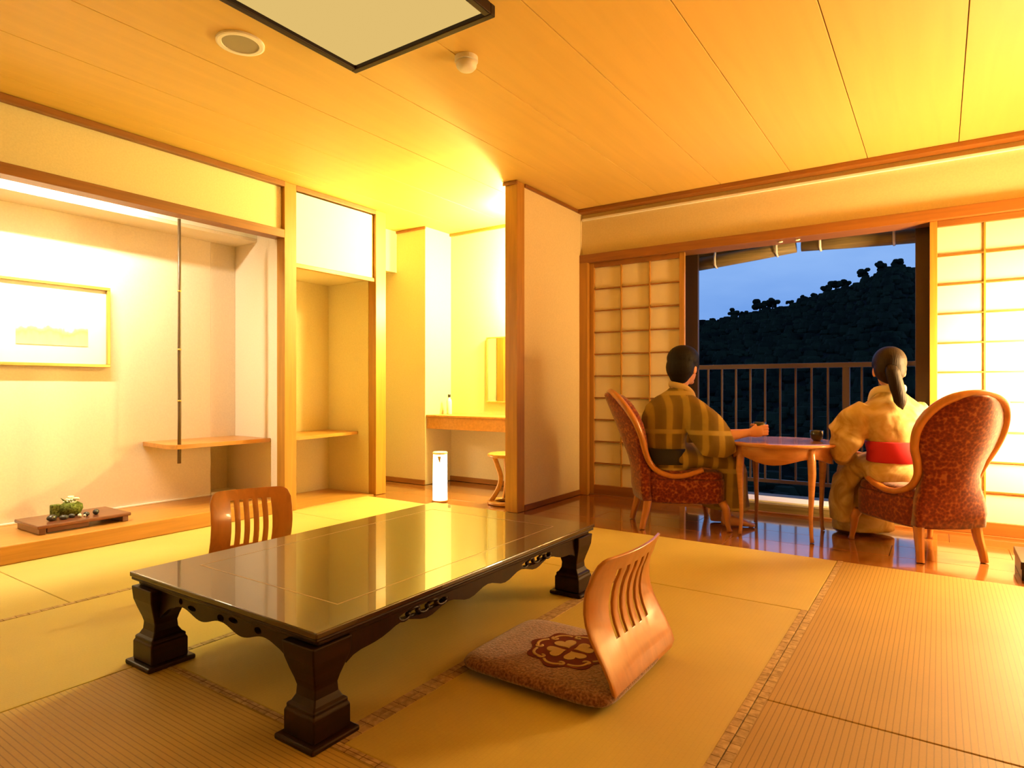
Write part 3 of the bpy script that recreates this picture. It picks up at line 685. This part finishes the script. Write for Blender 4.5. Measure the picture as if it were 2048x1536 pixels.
mb = MB(); mb.add([R_ @ Vector(p) for p in [(-.016, -.0615, .40), (.016, -.0615, .40), (.004, -.0635, .33), (-.016, -.0655, .40), (.016, -.0655, .40), (.004, -.0655, .33)]], [(0, 2, 1), (3, 4, 5), (0, 1, 4, 3), (1, 2, 5, 4), (2, 0, 3, 5)]); mb.build('leaf_ornament', 'gold', t)
t = thing('passage_lamp', 'round glass ceiling lamp of the passage behind the partition', 'lamp', (-3.12, 4.78, 2.44))
M['em_pass'] = emit('passage_glow', YEL, LAMP['passage'])
MB().ball((0, 0, .07), (.10, .10, .07), 20, 10).build('globe', 'em_pass', t, smooth=True)
MB().lathe([(.06, .13), (.08, .145), (.08, .199)], 24).build('base', 'white', t)

t = thing('vanity_lamp', 'round wall lamp over the vanity mirror, hidden by the partition', 'lamp', (-3.25, 5.14, 1.9))
M['em_van'] = emit('vanity_glow', YEL, LAMP['vanity'])
MB().ball((0, 0, 0), (.07, .07, .07), 20, 10).build('globe', 'em_van', t, smooth=True)
MB().tube([(0, .06, 0), (0, .109, 0)], [.02, .035], 12).build('wall_arm', 'white', t)

# ================================================================== ceiling fittings
t = thing('ceiling_lamp', 'large square ceiling lamp with dark frame and pale diffuser', 'lamp', (-1.97, 1.73, 2.55))
h = .425
for a in [(-h, h, -h, -h + .032), (-h, h, h - .032, h), (-h, -h + .032, -h + .032, h - .032), (h - .032, h, -h + .032, h - .032)]:
    MB().box(a[0], a[1], a[2], a[3], 0, .05).build('frame_bar', 'lacquer', t, .004)
MB().box(-h + .03, h - .03, -h + .03, h - .03, .05, .0899).build('housing', 'lacquer', t, .003)
M['em_ceil'] = emit('diffuser_glow', (.80, .54, .17), LAMP['ceiling'])
MB().box(-h + .033, h - .033, -h + .033, h - .033, .014, .045).build('diffuser', 'em_ceil', t, .01)
t = thing('ceiling_speaker', 'round flush ceiling speaker with grey grille', 'speaker', (-2.755, 1.762, 2.628))
MB().lathe([(.108, .0119), (.108, .002), (.10, 0), (.084, .0), (.082, .004), (.082, .0119)], 40).build('rim', 'mat_board', t)
MB().lathe([(.0815, .003), (.0815, .0118)], 40).build('grille', 'grille', t)
t = thing('smoke_detector', 'small white domed smoke detector on the ceiling', 'detector', (-1.952, 2.475, 2.575))
MB().lathe([(.02, 0), (.038, .004), (.05, .018), (.053, .035), (.048, .04)], 28).build('dome', 'white', t, smooth=True)
MB().lathe([(.044, .04), (.058, .043), (.058, .0649)], 28).build('base', 'white', t, smooth=False)

# ================================================================== lamp by the window (just right of the view) and low stand
t = thing('floor_lamp', 'tall paper floor lamp beside the right paper screen', 'lamp', (.63, 4.76, 0))
M['em_win'] = emit('floor_lamp_glow', WARM, LAMP['window'])
MB().lathe([(.15, 0), (.155, .006), (.15, .02), (.02, .03)], 28).build('base', 'lacquer', t)
MB().tube([(0, 0, .03), (0, 0, .68)], .012, 10).build('pole', 'lacquer', t)
MB().lathe([(.13, .68), (.135, .685), (.135, 1.45), (.13, 1.455)], 28).build('shade', 'em_win', t)
t = thing('low_stand', 'low dark wooden stand cut off by the right edge of the view', 'stand', (.83, 4.37, -.003))
MB().box(-.485, .485, -.20, .20, .06, .10).build('top', 'lacquer', t, .004)
for x in (-.46, .46): MB().box(x - .02, x + .02, -.185, .185, 0, .0598).build('leg_panel', 'lacquer', t, .003)
MB().box(-.44, .44, -.17, -.15, .012, .0598).build('front_panel', 'lacquer', t, .003)

# ================================================================== flower tray on the alcove platform
t = thing('lacquer_tray', 'low red-brown lacquer display board carrying moss and stones', 'tray', (-4.665, 1.805, .105))
MB().box(-.185, .185, -.265, .265, .036, .058).build('board', 'tray', t, .006, seg=3)
for y in (-.235, .235): MB().box(-.17, .17, y - .018, y + .018, 0, .0358).build('foot', 'tray', t, .003)
MB().box(.145, .165, -.21, .02, .008, .0358).build('skirt', 'tray', t, .003)
ZT = .163
t = thing('moss_planter', 'green moss ball with pale blossoms on the lacquer board', 'plant', (-4.70, 1.80, ZT))
MB().lathe([(.034, 0), (.054, .014), (.066, .042), (.062, .07), (.042, .084)], 20).build('moss_ball', 'moss', t, smooth=True)
MB().box(-.05, .0, -.105, -.05, 0, .078).build('moss_block', 'moss', t, .006)
rd = random.Random(11)
for k in range(11):
    a = rd.uniform(0, 2 * PI); r = rd.uniform(.0, .045); c = (r * math.cos(a), r * math.sin(a), .092 + rd.uniform(0, .035) - r * .3)
    mb = MB()
    for j in range(5):
        q = 2 * PI * j / 5 + a; mb.ball((c[0] + .010 * math.cos(q), c[1] + .010 * math.sin(q), c[2]), (.009, .009, .006), 8, 5)
    mb.build('blossom', 'petal', t, smooth=True)
for k in range(5):
    a = k * 1.3; MB().tube([(.01 * math.cos(a), .01 * math.sin(a), .06), (.03 * math.cos(a), .03 * math.sin(a) - .01, .095), (.042 * math.cos(a), .042 * math.sin(a) - .02, .115)], [(.003, .003), (.006, .002), (.001, .001)], 6).build('sprig', 'moss', t)
sts = [(-4.60, 1.655, .032, .02, 'stone', 'largest dark pebble at the left end of the lacquer board'), (-4.585, 1.715, .026, .015, 'stone', 'dark pebble left of the moss ball'), (-4.60, 1.765, .020, .014, 'stone', 'dark pebble in front of the moss ball'),
       (-4.575, 1.80, .016, .013, 'stone_pale', 'pale pebble in front of the moss ball'), (-4.59, 1.845, .024, .015, 'stone', 'dark pebble right of the pale pebble'), (-4.60, 1.905, .026, .018, 'stone', 'dark pebble at the right end of the row'), (-4.575, 1.83, .010, .008, 'stone_pale', 'smallest pale pebble beside the dark ones')]
for (x, y, r, hz, mt, lab) in sts:
    t = thing('pebble', lab, 'stone', (x, y, ZT), rd.uniform(0, 3), 'pebbles on the lacquer board')
    MB().ball((0, 0, hz * .92), (r, r * .72, hz), 12, 8).build('stone', mt, t, smooth=True)
# ================================================================== people (figures set on the armchairs' diagonal: x along it, y towards the window)
tex_fold = bpy.data.textures.new('cloth_folds', 'CLOUDS'); tex_fold.noise_scale = .11; tex_fold.noise_depth = 2
def remeshed(name, mb, m, parent, voxel, it=4, disp=0):
    o = mb.build(name, m, parent)
    r = o.modifiers.new('remesh', 'REMESH'); r.mode = 'VOXEL'; r.voxel_size = voxel; r.use_smooth_shade = True
    s = o.modifiers.new('smooth', 'SMOOTH'); s.factor = .5; s.iterations = it
    if disp:
        d = o.modifiers.new('folds', 'DISPLACE'); d.texture = tex_fold; d.strength = disp; d.mid_level = .5; d.texture_coords = 'LOCAL'
    return o
def fvec(deg): return Vector((math.cos(math.radians(deg)), math.sin(math.radians(deg)), 0))
def oriented(f, tilt=0):
    """matrix whose x is the facing direction f, y the figure's left"""
    l = Vector((-f.y, f.x, 0)); return Matrix((( f.x, l.x, 0), (f.y, l.y, 0), (0, 0, 1))).to_4x4() @ Matrix.Rotation(tilt, 4, 'Y')
def ell_ring(c, f, a, b, n=36):
    r = Vector((f.y, -f.x, 0)); c = Vector(c)
    return [c + r * (a * math.cos(2 * PI * k / n)) + f * (b * math.sin(2 * PI * k / n)) for k in range(n)]
def head(mb, H, f, k=1.0):
    R = oriented(f); H = Vector(H); P = lambda x, y, z: H + R.to_3x3() @ Vector((x * k, y * k, z * k))
    mb.ball(P(-.008, 0, .028), (.098 * k, .078 * k, .098 * k), 24, 16, R)            # skull
    mb.ball(P(.022, 0, -.045), (.066 * k, .060 * k, .075 * k), 20, 12, R)            # face and jaw
    mb.ball(P(.068, 0, -.098), (.024 * k, .028 * k, .020 * k), 12, 8, R)             # chin
    mb.tube([P(.084, 0, .012), P(.098, 0, -.015), P(.108, 0, -.034)], [.009 * k, .011 * k, .015 * k], 8)   # nose
    mb.ball(P(.100, 0, -.040), (.014 * k, .017 * k, .010 * k), 10, 6, R)
    mb.ball(P(.082, 0, -.066), (.012 * k, .026 * k, .011 * k), 10, 6, R)             # lips
    for s in (-1, 1):
        mb.ball(P(.078, s * .034, .022), (.014 * k, .026 * k, .010 * k), 10, 6, R)   # brow
        mb.ball(P(-.008, s * .080, -.018), (.021 * k, .010 * k, .034 * k), 12, 8, R @ Matrix.Rotation(s * .35, 4, 'Z'))   # ear
        mb.ball(P(.055, s * .042, -.032), (.026 * k, .022 * k, .022 * k), 10, 6, R)  # cheek
def face_bits(t, H, f, k=1.0):
    R = oriented(f); H = Vector(H); P = lambda x, y, z: H + R.to_3x3() @ Vector((x * k, y * k, z * k))
    for s in (-1, 1): MB().ball(P(.083, s * .033, .002), (.006 * k, .013 * k, .006 * k), 12, 8, R).build('eye', 'eye', t, smooth=True)
def finger(mb, pts, r): mb.tube(spline(pts, 3), [r] * (3 * (len(pts) - 1)) + [r * .75], 8); mb.ball(pts[-1], r * .9, 8, 6)
def relaxed_hand(mb, w, fwd, nrm, thumb):
    """open, slightly curled hand: nrm is the palm side"""
    w, fwd, nrm, thumb = Vector(w), Vector(fwd).normalized(), Vector(nrm).normalized(), Vector(thumb).normalized()
    mb.tube([w, w + fwd * .03, w + fwd * .07, w + fwd * .092], [(.018, .028), (.016, .038), (.014, .041), (.011, .038)], 12, up=nrm)
    for i, (o, ln) in enumerate(((.030, .070), (.010, .078), (-.010, .072), (-.029, .056))):
        b = w + fwd * .085 + thumb * o
        finger(mb, [b, b + fwd * ln * .45 + nrm * .006, b + fwd * ln * .78 + nrm * .022, b + fwd * ln * .92 + nrm * .040], .0085)
    b = w + fwd * .022 + thumb * .026
    finger(mb, [b, b + fwd * .025 + thumb * .024 + nrm * .008, b + fwd * .055 + thumb * .030 + nrm * .018], .0100)
def foot(mb, heel, d, L_=.235):
    heel, d = Vector(heel), Vector(d).normalized(); sd = Vector((-d.y, d.x, 0))
    mb.tube([heel + d * q * L_ + Vector((0, 0, z)) for q, z in ((0, .034), (.12, .036), (.35, .040), (.6, .030), (.8, .019), (.9, .016))], [(.028, .026), (.036, .032), (.040, .034), (.030, .040), (.018, .043), (.013, .038)], 14, up=(0, 0, 1))
    for i in range(5):
        o = -.032 + i * .016; b = heel + d * (.86 * L_ - abs(i - 3) * .004) + sd * o + Vector((0, 0, .013))
        mb.tube([b, b + d * .022, b + d * (.036 + .004 * (i == 4))], [.0105 + .002 * (i == 4), .010 + .002 * (i == 4), .006], 8)

# ---------------------------------------------------------------- man
MO = UV(1.16, 4.62)
man = thing('person', 'person in an olive striped robe holding a dark cup over the round table', 'person', MO, TH)
ft, fh = fvec(25), fvec(42); H = Vector((.105, .02, 1.150)); kh = 1.13
b = MB()
head(b, H, fh, kh)
b.tube([(.03, 0, .90), (.055, .0, .98), (.088, .01, 1.06), (.095, .015, 1.10)], [.075, .058, .055, .058], 16)
b.loft([ell_ring((x, 0, z), ft, a, c) for z, x, a, c in ((.44, -.03, .15, .11), (.60, -.05, .145, .105), (.75, -.045, .165, .11), (.86, -.01, .165, .095), (.93, .03, .12, .07), (.965, .05, .06, .05))])
SR, EL, WR = Vector((.105, -.155, .885)), Vector((.235, -.285, .655)), Vector((.455, -.325, .690))
b.tube([SR, SR.lerp(EL, .5), EL, EL.lerp(WR, .35), EL.lerp(WR, .8), WR], [.055, .047, .042, .043, .031, .027], 12)
cupc = WR + Vector((.090, .052, .012))           # axis of the held cup (palm turned to his left)
b.tube([WR, WR + Vector((.03, -.002, .003)), WR + Vector((.065, -.004, .008)), WR + Vector((.085, -.002, .012))], [(.028, .019), (.036, .017), (.040, .016), (.036, .013)], 12, up=(0, 0, 1))
for i, (dz, rr, a1) in enumerate(((.033, .050, 150), (.013, .0515, 165), (-.007, .051, 158), (-.026, .049, 135))):
    pts = [WR + Vector((.07, -.004, .010 + dz * .9))] + [cupc + Vector((rr * math.sin(math.radians(q)), -rr * math.cos(math.radians(q)), dz)) for q in (12, 50, 90, 125, a1)]
    finger(b, pts, .0092)
finger(b, [WR + Vector((.020, .004, .030))] + [cupc + Vector((.053 * math.sin(math.radians(q)), -.053 * math.cos(math.radians(q)), z)) for q, z in ((-48, .034), (-85, .037), (-118, .036))], .0105)
SL, E2, W2 = Vector((-.045, .165, .885)), Vector((.10, .27, .66)), Vector((.29, .16, .575))
b.tube([SL, SL.lerp(E2, .5), E2, E2.lerp(W2, .4), W2], [.055, .047, .042, .040, .027], 12)
relaxed_hand(b, W2, (.9, -.35, -.12), (0, 0, -1), (-.2, -.9, 0))
for s, hx, fx in ((-1, .40, .40), (1, .43, .37)):
    b.tube([(-.02, s * .09, .47), (.20, s * .10, .47), (hx, s * .10, .44)], [.088, .078, .060], 14)
    b.tube([(hx, s * .10, .44), (fx + .01, s * .095, .30), (fx - .015, s * .085, .16), (fx - .02, s * .08, .05)], [.058, .052, .036, .034], 12)
    foot(b, (fx - .055, s * .08 - .0, 0), (1, -.12, 0))
remeshed('body', b, 'skin', man, .0048, 3)
face_bits(man, H, fh, kh)
r = MB()
r.loft([ell_ring((x, 0, z), ft, a, c) for z, x, a, c in ((.40, -.03, .19, .15), (.46, -.04, .195, .155), (.54, -.05, .18, .145), (.62, -.055, .19, .145), (.70, -.05, .205, .15), (.79, -.035, .212, .145), (.86, -.01, .212, .132), (.915, .02, .190, .112), (.95, .042, .140, .09), (.978, .058, .092, .076), (1.0, .068, .078, .068))])
r.tube([(.075, -.12, .895), (.12, -.19, .82), (.175, -.245, .725), (.235, -.278, .635), (.30, -.295, .625), (.352, -.303, .640)], [(.075, .07), (.105, .078), (.135, .080), (.140, .074), (.115, .064), (.088, .052)], 20, up=(0, 0, 1))
r.tube([(-.03, .13, .89), (.03, .21, .80), (.10, .26, .69), (.17, .25, .61), (.24, .20, .60)], [(.075, .07), (.10, .078), (.125, .08), (.12, .07), (.085, .055)], 18, up=(0, 0, 1))
r.tube([(-.06, 0, .475), (.08, 0, .49), (.24, 0, .487), (.38, .0, .462), (.45, 0, .43)], [(.10, .20), (.105, .205), (.10, .205), (.095, .20), (.07, .17)], 28, up=(0, 0, 1))
r.tube([(.38, 0, .47), (.405, 0, .38), (.405, 0, .27), (.40, .0, .18), (.40, 0, .125)], [(.125, .19), (.14, .195), (.145, .20), (.155, .205), (.165, .21)], 28, up=(1, 0, 0))
remeshed('robe', r, 'yukata_olive', man, .0095, 5, .014)
o = MB(); o.loft([ell_ring((x, 0, z), ft, a, c) for z, x, a, c in ((.452, -.05, .206, .170), (.458, -.05, .214, .178), (.50, -.055, .212, .174), (.555, -.058, .204, .168), (.562, -.058, .197, .162))]); o.build('sash', 'obi_black', man, smooth=True)
cl = MB(); cl.tube(spline([(.175, -.02, .90), (.140, -.062, .955), (.085, -.082, .995), (.02, -.055, 1.015), (.0, .01, 1.02), (.03, .07, 1.01), (.10, .085, .98), (.165, .05, .92)], 4), [(.022, .012)] * 29, 10, up=(0, 0, 1)); cl.build('collar', mat('pale_collar', (.55, .42, .18), .85), man, smooth=True)
h = MB(); R = oriented(fh); P = lambda x, y, z: H + R.to_3x3() @ Vector((x * kh, y * kh, z * kh))
S3 = lambda a, b_, c: (a * kh, b_ * kh, c * kh)
h.ball(P(-.014, 0, .050), S3(.110, .100, .090), 24, 14, R); h.ball(P(-.048, 0, -.005), S3(.080, .094, .098), 20, 12, R); h.ball(P(-.055, 0, -.06), S3(.052, .070, .056), 16, 10, R)
for s in (-1, 1): h.ball(P(.012, s * .066, .016), S3(.046, .028, .052), 14, 8, R); h.ball(P(.030, s * .072, -.025), S3(.012, .010, .032), 10, 6, R)
h.ball(P(.062, .01, .076), S3(.042, .070, .040), 14, 8, R)
rd = random.Random(21)
for k in range(30):
    a, e = rd.uniform(-PI, PI), rd.uniform(.1, 1.4); d = Vector((math.cos(a) * math.cos(e), math.sin(a) * math.cos(e), math.sin(e)))
    base = P(-.014 + d.x * .095, d.y * .085, .045 + d.z * .078); tip = P(-.016 + d.x * .108 - .012, d.y * .097, .045 + d.z * .090 - .020)
    h.tube([base, (base + tip) / 2 + Vector((0, 0, .006)), tip], [.014, .011, .004], 6)
remeshed('hair', h, 'hair_black', man, .006, 2)
tcup = cup('dark tea cup held in the man\'s raised hand', (0, 0, 0))
tcup['label'] = 'dark tea cup held in the raised hand of the person in olive'
wc = Matrix.Translation(Vector(MO)) @ Matrix.Rotation(TH, 4, 'Z') @ cupc; tcup.location = (wc.x, wc.y, wc.z - .016)

# ---------------------------------------------------------------- woman
WO = UV(2.40, 4.02)
wom = thing('person', 'person in a pale gold robe with red sash and dark ponytail, seated facing the window', 'person', WO, TH)
ft, fh = fvec(93), fvec(66); H = Vector((.0, .0, 1.115)); kh = 1.03
b = MB(); head(b, H, fh, kh)
b.tube([(.01, 0, .88), (.008, -.005, .95), (.002, -.01, 1.02), (.0, -.005, 1.07)], [.07, .048, .046, .05], 16)
b.loft([ell_ring((x, y, z), ft, a, c) for z, x, y, a, c in ((.44, .055, -.01, .16, .12), (.58, .045, 0, .125, .095), (.72, .03, 0, .145, .10), (.84, .02, 0, .155, .085), (.90, .015, 0, .115, .065), (.935, .01, 0, .055, .05))])
for s, sh_, el, wr in ((-1, (-.165, .0, .855), (-.245, .075, .635), (-.09, .265, .555)), (1, (.195, .0, .855), (.255, .08, .635), (.12, .275, .555))):
    sh_, el, wr = Vector(sh_), Vector(el), Vector(wr)
    b.tube([sh_, sh_.lerp(el, .5), el, el.lerp(wr, .4), wr], [.048, .041, .037, .035, .024], 12)
    relaxed_hand(b, wr, (-s * .7, .6, -.1), (0, 0, -1), (s * .5, .7, 0))
    b.tube([(.055 + s * .08, 0, .46), (.045 + s * .085, .18, .465), (.035 + s * .07, .37, .43)], [.085, .075, .055], 14)
    b.tube([(.035 + s * .07, .37, .43), (.035 + s * .065, .38, .28), (.035 + s * .06, .375, .14), (.035 + s * .06, .37, .05)], [.053, .048, .033, .031], 12)
    foot(b, (.035 + s * .06, .33, 0), (s * .08, 1, 0), .22)
remeshed('body', b, 'skin', wom, .0048, 3); face_bits(wom, H, fh, kh)
r = MB()
r.loft([ell_ring((x, y, z), ft, a, c) for z, x, y, a, c in ((.40, .055, -.01, .20, .16), (.46, .055, -.01, .205, .165), (.53, .05, -.005, .165, .135), (.60, .045, 0, .155, .125), (.67, .038, 0, .175, .135), (.76, .028, 0, .198, .138), (.83, .02, 0, .208, .128), (.885, .016, 0, .188, .108), (.92, .012, -.004, .135, .09), (.95, .008, -.008, .088, .078), (.975, .005, -.012, .070, .066))])
r.tube([(-.13, .0, .87), (-.20, .02, .79), (-.252, .05, .69), (-.255, .10, .61), (-.20, .17, .575), (-.145, .21, .57)], [(.07, .065), (.10, .072), (.125, .075), (.12, .075), (.10, .07), (.075, .055)], 20, up=(0, 0, 1))
r.tube([(.16, .0, .87), (.22, .02, .79), (.265, .05, .69), (.262, .10, .61), (.215, .17, .575), (.165, .22, .57)], [(.07, .065), (.10, .072), (.12, .075), (.115, .072), (.095, .066), (.075, .055)], 20, up=(0, 0, 1))
r.tube([(.055, -.04, .475), (.05, .10, .49), (.042, .26, .475), (.035, .40, .42)], [(.09, .20), (.095, .205), (.09, .19), (.06, .15)], 28, up=(0, 0, 1))
r.tube([(.035, .36, .46), (.03, .355, .36), (.025, .345, .22), (.022, .34, .10), (.022, .34, .022)], [(.165, .115), (.175, .13), (.185, .14), (.195, .15), (.20, .155)], 30, up=(1, 0, 0))
r.tube([(-.13, .16, .46), (-.165, .24, .36), (-.17, .27, .22), (-.165, .28, .10)], [(.05, .09), (.06, .10), (.065, .10), (.06, .09)], 16, up=(1, 0, 0))
remeshed('robe', r, 'yukata_cream', wom, .0095, 5, .015)
o = MB(); o.loft([ell_ring((x, 0, z), ft, a, c, 48) for z, x, a, c in ((.525, .05, .172, .142), (.532, .05, .180, .150), (.59, .045, .172, .143), (.65, .040, .184, .148), (.657, .04, .176, .142))]); o.build('sash', 'obi_red', wom, smooth=True)
cl = MB(); cl.tube(spline([(-.05, .135, .86), (-.072, .085, .93), (-.078, .02, .975), (-.045, -.062, .99), (.01, -.085, .992), (.065, -.055, .99), (.092, .02, .975), (.085, .085, .93), (.06, .135, .86)], 4), [(.024, .012)] * 33, 10, up=(0, 0, 1)); cl.build('collar', mat('ivory_collar', (.80, .68, .42), .85), wom, smooth=True)
h = MB(); R = oriented(fh); P = lambda x, y, z: H + R.to_3x3() @ Vector((x * kh, y * kh, z * kh)); S3 = lambda a, b_, c: (a * kh, b_ * kh, c * kh)
h.ball(P(-.013, 0, .042), S3(.110, .094, .098), 26, 16, R); h.ball(P(-.042, 0, .0), S3(.080, .088, .092), 22, 14, R); h.ball(P(-.055, 0, -.045), S3(.050, .060, .050), 16, 10, R)
for s in (-1, 1): h.ball(P(.022, s * .062, .030), S3(.042, .030, .050), 14, 8, R)
h.ball(P(.055, 0, .078), S3(.045, .066, .036), 14, 8, R)
remeshed('hair', h, 'hair_brown', wom, .006, 3)
pt_ = MB(); pt_.tube(spline([(-.045, -.085, 1.120), (-.052, -.125, 1.09), (-.040, -.140, 1.02), (-.022, -.142, .95), (-.006, -.138, .895), (.006, -.132, .862)], 4), [(.026, .030), (.030, .034), (.034, .037), (.036, .040), (.036, .042)] + [(.034, .043)] * 6 + [(.030, .041)] * 4 + [(.024, .036), (.020, .030), (.015, .024), (.010, .016), (.006, .009), (.003, .005)], 14, up=(0, 1, 0)); pony = pt_.build('ponytail', 'hair_brown', wom, smooth=True)
MB().tube([(-.045, -.098, 1.112), (-.049, -.106, 1.106), (-.052, -.114, 1.100)], [.030, .034, .031], 14).build('hair_tie', 'china_dark', pony, smooth=True)
